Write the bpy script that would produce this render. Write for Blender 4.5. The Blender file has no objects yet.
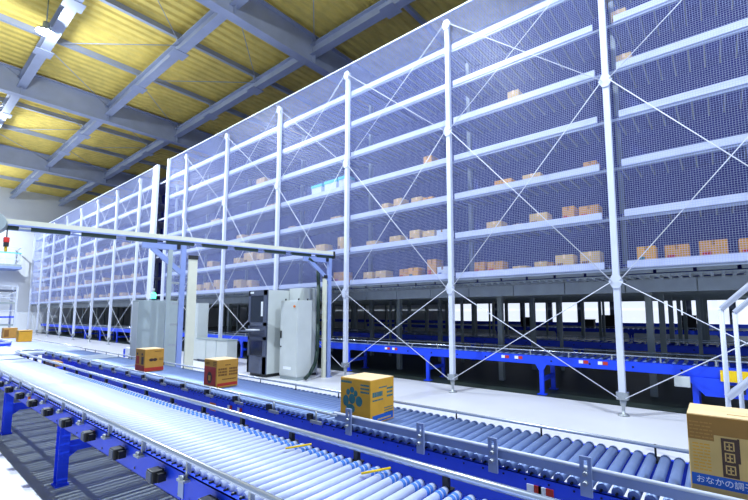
import bpy, math, random
from mathutils import Vector, Matrix
random.seed(7)
SC = bpy.context.scene
COL = SC.collection
PI = math.pi

# ------------------------------------------------------------------ materials
def srgb(r, g, b):
    def f(c):
        c /= 255.0
        return c / 12.92 if c <= .04045 else ((c + .055) / 1.055) ** 2.4
    return (f(r), f(g), f(b), 1)

def mat(name, rgb, rough=.5, metal=0.0, var=.08, scale=6.0, bump=0.0, emit=None, strength=0):
    m = bpy.data.materials.new(name); m.use_nodes = True
    nt = m.node_tree; n = nt.nodes; b = n['Principled BSDF']
    b.inputs['Roughness'].default_value = rough
    b.inputs['Metallic'].default_value = metal
    c = srgb(*rgb)
    if var > 0:
        tc = n.new('ShaderNodeTexCoord'); nz = n.new('ShaderNodeTexNoise')
        nz.inputs['Scale'].default_value = scale; nz.inputs['Detail'].default_value = 4
        nt.links.new(tc.outputs['Object'], nz.inputs['Vector'])
        rp = n.new('ShaderNodeValToRGB')
        rp.color_ramp.elements[0].position = .3; rp.color_ramp.elements[1].position = .7
        rp.color_ramp.elements[0].color = tuple(x * (1 - var) for x in c[:3]) + (1,)
        rp.color_ramp.elements[1].color = tuple(min(1, x * (1 + var)) for x in c[:3]) + (1,)
        nt.links.new(nz.outputs['Fac'], rp.inputs['Fac'])
        nt.links.new(rp.outputs['Color'], b.inputs['Base Color'])
        if bump > 0:
            bp = n.new('ShaderNodeBump'); bp.inputs['Strength'].default_value = bump
            bp.inputs['Distance'].default_value = .01
            nt.links.new(nz.outputs['Fac'], bp.inputs['Height'])
            nt.links.new(bp.outputs['Normal'], b.inputs['Normal'])
    else:
        b.inputs['Base Color'].default_value = c
    if emit:
        b.inputs['Emission Color'].default_value = srgb(*emit)
        b.inputs['Emission Strength'].default_value = strength
    return m

FLOOR = mat('painted_concrete', (226, 226, 232), .35, 0, .05, .7)
GREYFLOOR = mat('grey_floor', (150, 157, 152), .5, 0, .06, 1.5)
DARKFLOOR = mat('dark_green_floor', (40, 52, 46), .5, 0, .15, 1.5)
WALL = mat('white_wall_panel', (228, 231, 236), .7, 0, .03, .8)
DECK = mat('yellow_roof_board', (238, 212, 112), .8, 0, .10, 2.0)
STEEL = mat('blue_grey_steel_paint', (166, 174, 196), .5, 0, .08, 1.5)
WHITE = mat('white_rack_paint', (212, 218, 234), .4, 0, .03, 3)
BEAMLIP = mat('grey_rack_lip', (150, 160, 178), .5, .2, .06, 3)
WIRE = mat('galvanised_white_wire', (176, 188, 240), .4, 0, .0)
ROD = mat('zinc_rod', (216, 220, 232), .4, 0, .0)
SHELF = mat('dark_blue_shelf_sheet', (36, 42, 136), .6, .1, .1, 2)
ARM = mat('pale_shelf_arm', (140, 140, 150), .45, .3, .0)
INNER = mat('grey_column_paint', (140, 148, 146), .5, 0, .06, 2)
SOFFIT = mat('grey_soffit_sheet', (144, 152, 160), .5, .1, .08, 4)
BLUE = mat('blue_frame_paint', (20, 70, 236), .5, 0, .06, 4)
ROLL2 = mat('roller_dark_reflection', (126, 148, 196), .4, .4, .06, 9)  # roller colour darkened, with the dark rack's reflection put into it
ROLL = mat('zinc_roller', (206, 216, 246), .5, .1, .06, 9)
ROLLB = mat('blue_roller_band', (70, 130, 220), .45, 0, 0)
SHAFT = mat('dark_shaft', (28, 30, 36), .5, .5, 0)
CHROME = mat('zinc_tube', (200, 208, 222), .25, .7, 0)
GUARD = mat('blue_grey_guard_plate', (150, 166, 206), .4, .2, .08, 5)
GALV = mat('galvanised_bracket', (170, 176, 180), .4, .6, .1, 20)
BLACK = mat('black_plastic', (26, 27, 30), .45, 0, .1, 20)
DGREY = mat('dark_grey_cabinet', (74, 82, 104), .5, 0, .06, 3)
LGREY = mat('light_grey_cabinet', (198, 204, 202), .45, 0, .04, 3)
MGREY = mat('grey_sheet_steel', (160, 172, 174), .45, .1, .08, 2)
CREAM = mat('cream_paint', (214, 214, 194), .45, 0, .04, 3)
LAV = mat('lavender_blue_steel', (134, 152, 206), .45, 0, .05, 3)
GREEN = mat('dark_green_cable', (22, 48, 40), .5, 0, .1, 10)
YEL = mat('yellow_paint', (240, 200, 0), .45, 0, .03, 5)
RED = mat('red_plastic', (214, 40, 30), .45, 0, .03, 5)
ORANGE = mat('orange_plastic', (226, 120, 30), .45, 0, .05, 5)
PLATE = mat('grey_transfer_plate', (150, 162, 178), .4, .4, .08, 6)
CARD = mat('brown_cardboard', (206, 150, 58), .75, 0, .07, 8)
CARD2 = mat('golden_cardboard', (226, 166, 46), .75, 0, .07, 8)
CARD3 = mat('pale_cardboard', (214, 180, 112), .75, 0, .07, 8)
CARD4 = mat('dull_brown_cardboard', (186, 136, 62), .75, 0, .07, 8)
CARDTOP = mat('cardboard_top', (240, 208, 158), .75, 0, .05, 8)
TAPE = mat('brown_tape', (158, 112, 34), .4, 0, .06, 12)
INKRED = mat('red_ink', (190, 50, 34), .6, 0, .12, 12)
INKTEAL = mat('teal_ink', (40, 112, 118), .6, 0, .12, 14)
INKBROWN = mat('brown_ink', (128, 84, 26), .6, 0, .1, 14)
INKDARK = mat('dark_brown_ink', (72, 48, 40), .6, 0, .1, 14)
INKBLUE = mat('blue_ink', (20, 92, 190), .5, 0, .05, 8)
PAPER = mat('white_print', (236, 240, 244), .6, 0, .02, 8)
TOTE = mat('white_tote_plastic', (226, 232, 240), .5, 0, .02, 8)
TOTELID = mat('teal_tote_lid', (60, 196, 204), .5, 0, .02, 8)
DKBOX = mat('dark_brown_tote', (48, 40, 40), .6, 0, .1, 8)
GLASSY = mat('dark_screen_glass', (36, 42, 56), .15, 0, 0)
WINPANE = mat('bright_frosted_window', (240, 244, 250), .5, 0, 0, 1, 0, (226, 236, 255), 1.1)
LENS = mat('lamp_lens', (250, 252, 255), .3, 0, 0, 1, 0, (228, 240, 255), 60)
BEACON = mat('green_beacon_glass', (60, 240, 170), .3, 0, 0, 1, 0, (80, 255, 170), 4)

# ------------------------------------------------------------------ mesh builder
ORG = {}          # world origin of every object that can be a parent
class MB:
    def __init__(s): s.v = []; s.f = []; s.m = []; s.sm = []; s.mi = 0
    def quad(s, pts):
        i = len(s.v); s.v += [tuple(p) for p in pts]; s.f.append(tuple(range(i, i + len(pts)))); s.m.append(s.mi); s.sm.append(False)
        return s
    def hexa(s, p):      # 8 points: bottom 4 ccw, top 4 ccw
        i = len(s.v); s.v += [tuple(q) for q in p]
        for f in ((3, 2, 1, 0), (4, 5, 6, 7), (0, 1, 5, 4), (1, 2, 6, 5), (2, 3, 7, 6), (3, 0, 4, 7)):
            s.f.append(tuple(i + k for k in f)); s.m.append(s.mi); s.sm.append(False)
        return s
    def box(s, x0, x1, y0, y1, z0, z1):
        return s.hexa([(x0, y0, z0), (x1, y0, z0), (x1, y1, z0), (x0, y1, z0), (x0, y0, z1), (x1, y0, z1), (x1, y1, z1), (x0, y1, z1)])
    def bar(s, p, q, w, h=None, up=(0, 0, 1)):
        h = h or w; p = Vector(p); q = Vector(q); d = (q - p).normalized(); u = Vector(up)
        if abs(d.dot(u)) > .98: u = Vector((0, 1, 0))
        a = d.cross(u).normalized() * (w / 2); b = a.cross(d).normalized() * (h / 2)
        return s.hexa([p - a - b, p + a - b, q + a - b, q - a - b, p - a + b, p + a + b, q + a + b, q - a + b])
    def tube(s, p, q, r, n=8, r2=None, caps=True):
        p = Vector(p); q = Vector(q); d = (q - p).normalized(); r2 = r if r2 is None else r2
        u = Vector((0, 0, 1)) if abs(d.z) < .9 else Vector((1, 0, 0))
        a = d.cross(u).normalized(); b = a.cross(d); i = len(s.v)
        for k in range(n):
            t = 2 * PI * k / n; o = a * math.cos(t) + b * math.sin(t)
            s.v.append(tuple(p + o * r)); s.v.append(tuple(q + o * r2))
        for k in range(n):
            l = (k + 1) % n
            s.f.append((i + 2 * k, i + 2 * k + 1, i + 2 * l + 1, i + 2 * l)); s.m.append(s.mi); s.sm.append(True)
        if caps:
            s.f.append(tuple(i + 2 * k for k in range(n))); s.m.append(s.mi); s.sm.append(False)
            s.f.append(tuple(i + 2 * k + 1 for k in reversed(range(n)))); s.m.append(s.mi); s.sm.append(False)
        return s
    def path(s, pts, r, n=8):
        for a, b in zip(pts[:-1], pts[1:]): s.tube(a, b, r, n)
        return s
    def lathe(s, c, prof, n=16):       # profile [(r, z)]
        i = len(s.v)
        for r, z in prof:
            for k in range(n):
                t = 2 * PI * k / n; s.v.append((c[0] + r * math.cos(t), c[1] + r * math.sin(t), c[2] + z))
        for j in range(len(prof) - 1):
            for k in range(n):
                l = (k + 1) % n
                s.f.append((i + j * n + k, i + j * n + l, i + (j + 1) * n + l, i + (j + 1) * n + k)); s.m.append(s.mi); s.sm.append(True)
        return s
    def prism(s, pts, axis, a0, a1):   # polygon in the two other axes, extruded along axis
        def P(p, t):
            if axis == 'x': return (t, p[0], p[1])
            if axis == 'y': return (p[0], t, p[1])
            return (p[0], p[1], t)
        i = len(s.v); n = len(pts)
        s.v += [P(p, a0) for p in pts] + [P(p, a1) for p in pts]
        s.f.append(tuple(range(i + n - 1, i - 1, -1))); s.f.append(tuple(range(i + n, i + 2 * n)))
        for k in range(n):
            l = (k + 1) % n; s.f.append((i + k, i + l, i + n + l, i + n + k))
        s.m += [s.mi] * (n + 2); s.sm += [False] * (n + 2)
        return s
    def mesh(s, name, mats, org=(0, 0, 0)):
        if not isinstance(mats, (list, tuple)): mats = [mats]
        me = bpy.data.meshes.new(name)
        me.from_pydata([(v[0] - org[0], v[1] - org[1], v[2] - org[2]) for v in s.v], [], s.f)
        for m in mats: me.materials.append(m)
        me.polygons.foreach_set('material_index', s.m)
        me.polygons.foreach_set('use_smooth', s.sm)
        me.update()
        import bmesh
        b = bmesh.new(); b.from_mesh(me); bmesh.ops.recalc_face_normals(b, faces=b.faces); b.to_mesh(me); b.free()
        return me
    def build(s, name, mats, parent=None, bevel=0, loc=None):
        """link as one object; parts are stored in their parent's frame"""
        if parent is not None:
            org = ORG[parent.name]
        else:
            org = loc or (0, 0, 0)
        o = bpy.data.objects.new(name, s.mesh(name, mats, org)); COL.objects.link(o)
        if parent is not None: o.parent = parent
        else: o.location = org
        ORG[o.name] = org
        if bevel:
            md = o.modifiers.new('bevel', 'BEVEL'); md.width = bevel; md.segments = 2; md.limit_method = 'ANGLE'
        return o

def tag(o, label, cat, group=None, kind=None):
    o['label'] = label; o['category'] = cat
    if group: o['group'] = group
    if kind: o['kind'] = kind
    return o
def thing(name, label, cat, loc, group=None):
    o = bpy.data.objects.new(name, None); COL.objects.link(o); o.location = loc; o.empty_display_size = .2
    ORG[o.name] = tuple(loc)
    return tag(o, label, cat, group)
def struct(o): o['kind'] = 'structure'; return o
def inst(name, me, parent, loc):         # part from shared mesh; loc in world
    o = bpy.data.objects.new(name, me); COL.objects.link(o); o.parent = parent
    g = ORG[parent.name]; o.location = (loc[0] - g[0], loc[1] - g[1], loc[2] - g[2]); ORG[o.name] = tuple(loc)
    return o

# ------------------------------------------------------------------ building shell
XL, XR, YN, YF = -54.0, 9.0, -7.0, 33.0
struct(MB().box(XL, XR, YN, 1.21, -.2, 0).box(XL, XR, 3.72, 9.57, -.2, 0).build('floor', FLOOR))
struct(MB().box(XL, XR, 1.21, 3.72, -.2, 0).build('floor_strip', GREYFLOOR))  # mid-grey floor strip under the conveyors
struct(MB().box(XL, XR, 9.57, YF, -.2, -.002).build('floor_under_racks', DARKFLOOR))  # darker green floor tone from the rack front to the back wall
ZD = 14.05
mb = MB(); pitch = .45; x = XL; pts = []
while x < XR:
    for fx, fz in ((0, 0), (.13, 0), (.21, .075), (.34, .075)): pts.append((x + fx, ZD + fz))
    x += pitch
for (xa, za), (xb, zb) in zip(pts[:-1], pts[1:]):
    mb.quad([(xa, YN, za), (xb, YN, zb), (xb, YF, zb), (xa, YF, za)])
mb.box(XL, XR, YN, YF, ZD + .1, ZD + .2)
struct(mb.build('ceiling', DECK))
struct(MB().box(XL - .3, XL, YN, YF, 0, ZD + .2).build('wall_left', WALL))
mb = MB()      # back wall with a long window band
mb.box(XL, XR, YF, YF + .3, 0, 1.05).box(XL, XR, YF, YF + .3, 3.3, ZD + .2)
struct(mb.build('wall_back', WALL))
struct(MB().box(XL, -20, YF, YF + .3, 1.05, 3.3).build('wall_rear_panel', WALL))
wx = -20.0; k = 0
while wx < XR - .5:
    k += 1; w2 = min(wx + 2.3, XR)
    fr = MB().box(wx, wx + .18, YF - .1, YF + .3, 1.05, 3.3).box(w2 - .18, w2, YF - .1, YF + .3, 1.05, 3.3)
    fr.box(wx + .18, w2 - .18, YF + .05, YF + .2, 2.85, 2.93)
    f = struct(fr.build('window_%d' % k, DGREY))
    p = MB().box(wx + .18, w2 - .18, YF + .1, YF + .14, 1.05, 3.3).build('pane', WINPANE, f)
    wx = w2
struct(MB().box(XL, XR, YF - .06, YF, .75, 1.05).build('trim_1', BLUE))
struct(MB().box(XL, XL + .06, YN, YF, 10.1, 10.25).build('trim_2', MGREY))

SY = (-3.6, -.1, 3.5, 7.1, 10.75, 14.4, 18.0)
ZG = 12.65
def girder(x):
    mb = MB()
    mb.box(x - .21, x + .21, YN, YF, ZG, ZG + .04).box(x - .21, x + .21, YN, YF, ZG + 1.28, ZG + 1.32).box(x - .02, x + .02, YN, YF, ZG + .04, ZG + 1.28)
    for y in SY: mb.box(x - .2, x + .2, y - .012, y + .012, ZG + .04, ZG + 1.28)
    return struct(mb.build('roof_girder', STEEL))
GX = (-40.05, -26.75, -13.4, -.1)
for x in GX: girder(x)
xs = (XL,) + GX + (XR,)
PX = []
for a, b in zip(xs[:-1], xs[1:]):
    for t in ((1 / 3, 2 / 3) if b - a > 10.5 else (.5,)): PX.append(a + (b - a) * t)
ZB = 13.08
for a, b in zip(xs[:-1], xs[1:]):
    for y in SY:
        mb = MB(); x0, x1 = a + .03, b - .03
        mb.box(x0, x1, y - .17, y + .17, ZB, ZB + .03).box(x0, x1, y - .17, y + .17, ZB + .45, ZB + .48).box(x0, x1, y - .016, y + .016, ZB + .03, ZB + .45)
        for px_ in PX:
            if a < px_ < b:
                mb.box(px_ - .32, px_ + .32, y - .3, y + .3, ZB - .02, ZB)
                mb.box(px_ - .06, px_ + .06, y - .1, y + .1, ZB + .48, ZB + .72)
        struct(mb.build('roof_beam', STEEL))
for x in PX:
    struct(MB().box(x - .08, x + .08, YN, YF, ZB + .7, ZB + .72).box(x - .012, x + .012, YN, YF, ZB + .72, ZD).build('roof_purlin', STEEL))
for a, b in zip(xs[1:-1], xs[2:]):          # thin diagonal ties under the roof
    w3 = (b - a) / 3
    for y0, y1 in ((-.1, 3.5), (3.5, 7.1), (7.1, 10.75)):
        m_ = MB()
        for q in range(3):
            ya_, yb_ = (y0, y1) if q % 2 else (y1, y0)
            m_.tube((a + w3 * q + .1, ya_, 13.5), (a + w3 * (q + 1), yb_, 13.5), .016, 6)
        struct(m_.build('roof_tie', STEEL))

# ------------------------------------------------------------------ roof lamps
LAMPS = [(-6.6, 3.13), (-19.8, 3.13), (-32.6, 3.13), (-46.0, 3.13), (5.9, 3.13)]
lab = {(-19.8, 3.13): 'bright round high bay lamp glaring under the yellow roof', (-32.6, 3.13): 'farther high bay lamp at the left edge, beyond the first roof girder'}
for i, (x, y) in enumerate(LAMPS):
    z = 12.67
    t = thing('high_bay_lamp', lab.get((x, y), 'round high bay lamp hung from the roof, out of view overhead'), 'lamp', (x, y, z), 'high bay lamps')
    MB().lathe((x, y, z), [(.0, .42), (.09, .42), (.11, .3), (.11, .2), (.22, .12), (.32, 0), (.29, 0), (.1, .12), (0, .13)]).build('lamp_housing', MGREY, t)
    MB().tube((x, y, z + .42), (x, y, ZD + .08), .02, 8).build('stem', MGREY, t)
    MB().lathe((x, y, z), [(.28, .015), (.2, -.05), (.1, -.09), (0, -.1)]).build('lens', LENS, t)
    l = bpy.data.lights.new('lamp_light', 'SPOT'); l.energy = 4600; l.color = (.74, .85, 1.0); l.shadow_soft_size = .025; l.spot_size = math.radians(168); l.spot_blend = .25
    lo = bpy.data.objects.new('lamp_light', l); COL.objects.link(lo); lo.location = (x, y, z - .22)
    l = bpy.data.lights.new('lamp_fill', 'POINT'); l.energy = 520; l.color = (.80, .90, 1.0); l.shadow_soft_size = .12      # added fill light at each lamp, brightens the roof
    lo = bpy.data.objects.new('lamp_fill', l); COL.objects.link(lo); lo.location = (x, y, z - .30)

# ------------------------------------------------------------------ storage racks
LEV = [2.88 + 1.02 * k for k in range(7)]
RODZ = [(.34, 2.55), (2.55, 6.65), (6.65, 9.6)]
MESHES = {}
def mesh_panel(w, z0, z1, step, t=.0036):
    key = (round(w, 3), z0, z1, step)
    if key in MESHES: return MESHES[key]
    mb = MB(); n = int(w / step)
    def wire(a, b):
        mb.bar(a, b, t, t, (0, 1, 0))
    for i in range(n + 1): x = i * w / n; wire((x, 0, z0), (x, 0, z1))
    m = int((z1 - z0) / step)
    for j in range(m + 1): z = z0 + j * (z1 - z0) / m; wire((0, .004, z), (w, .004, z))
    MESHES[key] = mb.mesh('mesh_panel', WIRE); return MESHES[key]

def front_rack(name, label, posts, x0, x1, step):
    Y = 8.75
    t = thing(name, label, 'rack', (posts[0], Y, 0), None)
    for x in posts:                                              # front posts
        p = MB().box(x - .058, x + .058, Y - .06, Y + .06, .3, 9.72).build('post', WHITE, t, .008)
        fb = MB().lathe((x, Y, 0), [(.0, .33), (.07, .33), (.05, .2), (.03, .15), (.03, .05), (.09, .03), (.11, 0), (0, 0)], 10)
        fb.box(x - .1, x + .1, Y - .08, Y + .08, .3, .44); fb.build('adjusting_foot', GALV, p)
        for z in (2.55, 6.65, 9.6):
            g = MB().prism([(x - .13, z), (x - .06, z - .13), (x + .06, z - .13), (x + .13, z), (x + .06, z + .13), (x - .06, z + .13)], 'y', Y - .085, Y - .06)
            g.build('gusset_plate', WHITE, p)
    for x in posts:                                              # rear posts
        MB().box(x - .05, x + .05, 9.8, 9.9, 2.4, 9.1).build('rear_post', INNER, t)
    ends = sorted([x0] + [p for p in posts if x0 < p < x1] + [x1])
    for a, b in zip(ends[:-1], ends[1:]):
        if b - a < .15: continue
        la = (.19 if a == -1.55 else .1) if a in posts else .05; lb = (.22 if b == -1.55 else .1) if b in posts else .05
        for k, z in enumerate(LEV):
            w = MB().box(a + la, b - lb, Y + .06, Y + .10, z - .055, z + .07)
            w.box(a + la, b - lb, Y + .06, Y + .16, z - .07, z - .055)
            be = w.build('shelf_beam', WHITE, t)
            MB().box(a, b, Y + .08, Y + .13, z - .125, z - .075).build('lower_lip', BEAMLIP, be)
            d = MB(); d.mi = 0
            d.box(a + .08, b - .08, Y + .18, 9.95, z - .01, z + .01); d.mi = 1
            n = max(1, int((b - a - .3) / .24))
            for i in range(n + 1):
                xx = a + .15 + (b - a - .3) * i / n; d.box(xx - .014, xx + .014, Y + .16, 9.9, z - .06, z - .012)
            d.build('shelf_deck', [SHELF, ARM], t)
        me = mesh_panel(b - a, 2.80, 10.0, step)
        inst('mesh_panel', me, t, (a, Y + .045, 0))
        MB().bar((a, Y + .03, 10.0), (b, Y + .03, 10.0), .04).build('top_rail', WHITE, t)
        # soffit strip below the lowest shelf
        s_ = MB(); s_.mi = 0
        n = max(1, int((b - a) / .62))
        for i in range(n):
            xa = a + (b - a) * i / n; xb = a + (b - a) * (i + 1) / n
            s_.box(xa + .03, xb - .03, Y + .2, Y + .24, 2.70, 2.76)
        s_.box(a, b, Y + .22, 9.7, 2.66, 2.68)
        m2 = int((b - a) / .16)
        for i in range(m2): xx = a + (b - a) * i / m2; s_.box(xx, xx + .05, Y + .24, 9.7, 2.62, 2.66)
        s_.build('soffit_sheet', SOFFIT, t)
        h = MB(); n2 = max(1, int((b - a) / 1.25))
        for i in range(n2):
            xa = a + (b - a) * i / n2; xb = a + (b - a) * (i + 1) / n2
            h.box(xa + .01, xb - .01, 9.66, 9.8, 2.36, 2.62)
        h.build('header_beam', SOFFIT, t)
    # rear sheet that closes the bays behind the shelves
    for a, b in zip(ends[:-1], ends[1:]):
        if b - a < .15: continue
        MB().box(a + .02, b - .02, 9.97, 9.985, 2.75, 9.05).build('back_sheet', SHELF, t)
    for a, b in zip(posts[:-1], posts[1:]):                      # diagonal tie rods
        a_, b_ = (a, b) if a < b else (b, a)
        for z0, z1 in RODZ:
            MB().tube((a_ + .06, Y - .10, z0), (b_ - .06, Y - .10, z1), .0095, 6).build('tie_rod', ROD, t)
            MB().tube((a_ + .06, Y - .115, z1), (b_ - .06, Y - .115, z0), .0095, 6).build('tie_rod', ROD, t)
    return t
RP = [2.21, -1.55, -5.31, -9.09, -12.75, -16.55, -20.35]
LP = [-24.0, -26.2, -29.9, -33.6, -37.4, -41.1, -44.9, -48.6, -52.3]
R1 = front_rack('storage_rack', 'tall white storage rack with a wire mesh front, the nearer block right of the gap', RP, -22.4, 2.21, .040)
R2 = front_rack('storage_rack', 'farther mesh-fronted white storage rack, left of the gap beside the left wall', LP, -52.6, -23.9, .050)
# wide white corner post and mesh of the gap between the blocks
for i in range(0, 7, 2):
    MB().box(-23.9, -22.4, 8.9, 8.95, LEV[i] - .04, LEV[i] + .04).build('gap_rail', WHITE, R2)
MB().box(-24.3, -23.75, 8.68, 8.80, 2.7, 10.0).build('corner_panel', WHITE, R2)
MB().box(-22.5, -22.4, 8.68, 8.8, 0, 10.0).build('end_post', WHITE, R1)

ORD = ['second', 'third', 'fourth', 'fifth', 'sixth', 'seventh']
def inner_rack(y, depth, n):
    t = thing('storage_rack', 'grey storage rack row deep inside, %s row behind the mesh front' % ORD[n], 'rack', (-20, y, 0), 'inner rack rows')
    allp = [x + .25 for x in RP + LP]
    for x in allp:
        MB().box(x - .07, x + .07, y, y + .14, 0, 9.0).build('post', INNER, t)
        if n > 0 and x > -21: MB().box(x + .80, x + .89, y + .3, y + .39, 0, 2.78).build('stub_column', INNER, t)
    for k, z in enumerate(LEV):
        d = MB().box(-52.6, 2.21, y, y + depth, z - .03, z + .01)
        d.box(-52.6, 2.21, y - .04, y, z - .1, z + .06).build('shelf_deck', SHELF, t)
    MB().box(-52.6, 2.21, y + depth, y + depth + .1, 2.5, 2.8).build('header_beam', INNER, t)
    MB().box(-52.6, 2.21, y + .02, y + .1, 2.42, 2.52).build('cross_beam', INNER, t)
for n, (y, d) in enumerate(((11.0, 1.1), (13.6, 1.1), (16.4, 1.1), (20.0, 1.1), (23.5, 1.1))): inner_rack(y, d, n)

# ------------------------------------------------------------------ cartons on the shelves
SHELFW = ['lowest shelf', 'second shelf up', 'third shelf up', 'fourth shelf up', 'fifth shelf up', 'sixth shelf up']
BAYS = [(-1.55, 9, 'right end bay'), (-5.31, -1.55, 'second bay from right'), (-9.09, -5.31, 'third bay from right'),
        (-12.75, -9.09, 'fourth bay from right'), (-16.55, -12.75, 'fifth bay from right'), (-20.35, -16.55, 'sixth bay from right'), (-23, -20.35, 'narrow bay by the gap'),
        (-29.9, -24, 'left block near the gap'), (-37.4, -29.9, 'middle of left block'), (-54, -37.4, 'far end of left block')]
# level, x0, x1, height, kind
CART = [(0, -1.2, -.89, .27, 1), (0, -.74, -.36, .25, 0), (0, -.21, .2, .28, 0), (0, .35, .7, .26, 0), (0, -2.78, -2.4, .24, 2), (0, -2.26, -1.87, .26, 2), (0, -2.95, -2.84, .1, 3),
        (0, -4.77, -4.49, .24, 0), (0, -4.41, -4.02, .22, 0), (0, -3.77, -3.44, .07, 2), (0, -3.25, -2.97, .13, 2),
        (1, -4.41, -4.02, .18, 2), (1, -3.74, -3.5, .04, 2), (1, -3.33, -2.92, .22, 2), (1, -2.59, -2.34, .27, 0), (1, -2.24, -1.85, .22, 0),
        (2, -4.17, -3.74, .16, 1), (2, -3.46, -3.04, .15, 2), (2, -2.11, -1.85, .15, 0), (3, -3.29, -2.94, .06, 1), (3, -2.21, -1.85, .07, 1), (4, -3.77, -3.49, .26, 2), (5, -1.43, -1.15, .2, 2), (4, -1.38, -1.1, .22, 2),
        (0, -8.57, -8.2, .22, 2), (0, -8.07, -7.68, .23, 2), (0, -7.16, -6.86, .22, 0), (0, -6.84, -6.5, .24, 1), (0, -6.19, -5.9, .42, 0), (0, -5.87, -5.55, .2, 4),
        (1, -8.45, -8.08, .15, 2), (1, -7.53, -7.12, .19, 2), (1, -6.79, -6.45, .27, 2), (1, -6.34, -5.95, .2, 2), (1, -5.88, -5.55, .17, 4),
        (2, -7.84, -7.57, .2, 2), (2, -7.37, -7.08, .26, 2), (2, -6.72, -6.37, .18, 2), (2, -6.33, -6.0, .12, 1), (3, -6.29, -6.02, .26, 1), (3, -7.88, -7.49, .05, 2), (3, -7.41, -6.67, .04, 2),
        (3, -11.1, -10.57, .36, 5), (3, -10.42, -9.82, .38, 5), (3, -9.72, -9.35, .4, 5), (2, -10.1, -9.61, .12, 2), (2, -12.4, -12.05, .1, 2), (4, -14.58, -14.02, .3, 2), (3, -13.82, -13.16, .12, 2),
        (1, -10.84, -10.37, .28, 2), (1, -9.74, -9.46, .42, 2), (1, -11.5, -11.0, .2, 2), (0, -9.91, -9.4, .3, 0), (0, -16.05, -15.5, .36, 2), (0, -15.06, -14.7, .3, 2), (0, -18.62, -18.07, .36, 2), (0, -17.71, -17.19, .44, 2), (0, -19.4, -18.9, .3, 2),
        (1, -16.11, -15.64, .26, 2), (1, -15.34, -14.68, .4, 2), (1, -14.4, -13.9, .3, 2), (2, -15.94, -15.47, .2, 2), (1, -18.4, -17.9, .3, 2), (2, -18.9, -18.3, .25, 2), (2, -14.9, -14.2, .12, 2), (3, -18.2, -17.5, .15, 2)]
rr = random.Random(3)
for k in range(4):
    for a, b in zip(LP[1:-1], LP[2:]):
        for j in range(2):
            xx = b + .5 + j * 1.6 + rr.uniform(0, .6)
            CART.append((k, xx, xx + rr.uniform(.4, .6), rr.uniform(.15, .38), 2))
KM = [CARD, CARD2, CARD3, CARD4, TOTE, TOTE]
KW = ['brown', 'golden brown', 'pale brown', 'dull brown', 'white and blue', 'white']
def bay_of(x):
    for a, b, w in BAYS:
        if a <= x < b: return w
    return 'end bay'
seq = {}
for c in sorted(CART, key=lambda c: (c[0], c[1])):
    seq.setdefault((c[0], bay_of((c[1] + c[2]) / 2)), []).append(c)
NTH = ['first', 'second', 'third', 'fourth', 'fifth', 'sixth', 'seventh', 'eighth', 'ninth']
for (k, bay), lst in seq.items():
    for i, (_, x0, x1, h, kd) in enumerate(lst):
        z = LEV[k] + .012; y0 = 8.97; dep = .36
        what = 'teal-lid tote' if kd == 5 else 'carton'
        pos = (NTH[i] + ' from left') if len(lst) > 1 else 'alone there'
        nm = 'lidded_tote' if kd == 5 else 'carton'
        lb = '%s %s on %s, %s, %s' % (KW[kd], what, SHELFW[k], bay, pos)
        t = thing(nm, lb, 'tote' if kd == 5 else 'box', ((x0 + x1) / 2, y0 + dep / 2, z), 'cartons on the rack shelves')
        h = h + .06
        if kd == 5:
            MB().prism([(x0 + .03, z), (x1 - .03, z), (x1, z + h * .78), (x0, z + h * .78)], 'y', y0, y0 + dep).build('tote_body', TOTE, t)
            MB().box(x0 - .015, x1 + .015, y0 - .015, y0 + dep + .015, z + h * .78, z + h).build('lid', TOTELID, t)
        else:
            MB().box(x0, x1, y0, y0 + dep, z, z + h).build('carton_body', KM[kd], t, .006)
            xm = (x0 + x1) / 2; w = x1 - x0
            MB().box(xm - .025, xm + .025, y0 - .003, y0 + dep, z + h, z + h + .003).box(xm - .025, xm + .025, y0 - .003, y0 - .0005, z + h * .72, z + h).build('tape', TAPE if kd != 2 else CARDTOP, t)
            if h > .2:
                q = MB().box(x0 + w * .1, x0 + w * .42, y0 - .004, y0 - .0005, z + h * .15, z + h * .4)
                q.build('printed_panel', [INKRED, INKTEAL, INKBROWN, INKBROWN, INKBLUE][kd], t)

# ------------------------------------------------------------------ roller conveyors
def roller_mesh(w, r, n=14, bands=False, m=None):
    mb = MB(); h = w / 2
    mb.mi = 0
    mb.tube((0, -h, 0), (0, h, 0), r, n)
    mb.mi = 1
    mb.tube((0, -h - .03, 0), (0, -h, 0), .008, 6).tube((0, h, 0), (0, h + .03, 0), .008, 6)
    if bands:
        mb.mi = 2
        for y in (h - .05, h - .09): mb.tube((0, y - .012, 0), (0, y + .012, 0), r + .0025, n)
    else:
        mb.mi = 0
        mb.tube((0, h - .035, 0), (0, h - .01, 0), r + .002, n)
    return mb.mesh('roller', [m or ROLL, SHAFT, ROLLB])
def rollers(t, xs, yc, z, w, r, near_x, bands=False, n=14, limit=100, m=None):
    me = roller_mesh(w, r, n, bands, m)
    xs = sorted(xs, key=lambda x: abs(x - near_x))
    for x in xs[:limit]: inst('roller', me, t, (x, yc, z))
    rest = xs[limit:]
    if rest:
        mb = MB()
        for x in rest:
            mb.mi = 0; mb.tube((x, yc - w / 2, z), (x, yc + w / 2, z), r, 10)
        o = mb.build('distant_roller_run', [m or ROLL], t); o['kind'] = 'stuff'
def frange(a, b, s):
    out = []; x = a
    while x < b: out.append(x); x += s
    return out
def channel(mb, x0, x1, y, z0, z1, side):      # C-channel with lips turned to `side` (+1/-1 in Y), web face outwards
    t = .006; lip = .035 * side
    ya, yb = sorted((y, y + t * side)); mb.box(x0, x1, ya, yb, z0, z1)
    ya, yb = sorted((y, y + lip)); mb.box(x0, x1, ya, yb, z1 - t, z1).box(x0, x1, ya, yb, z0, z0 + t)
    return mb
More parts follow.
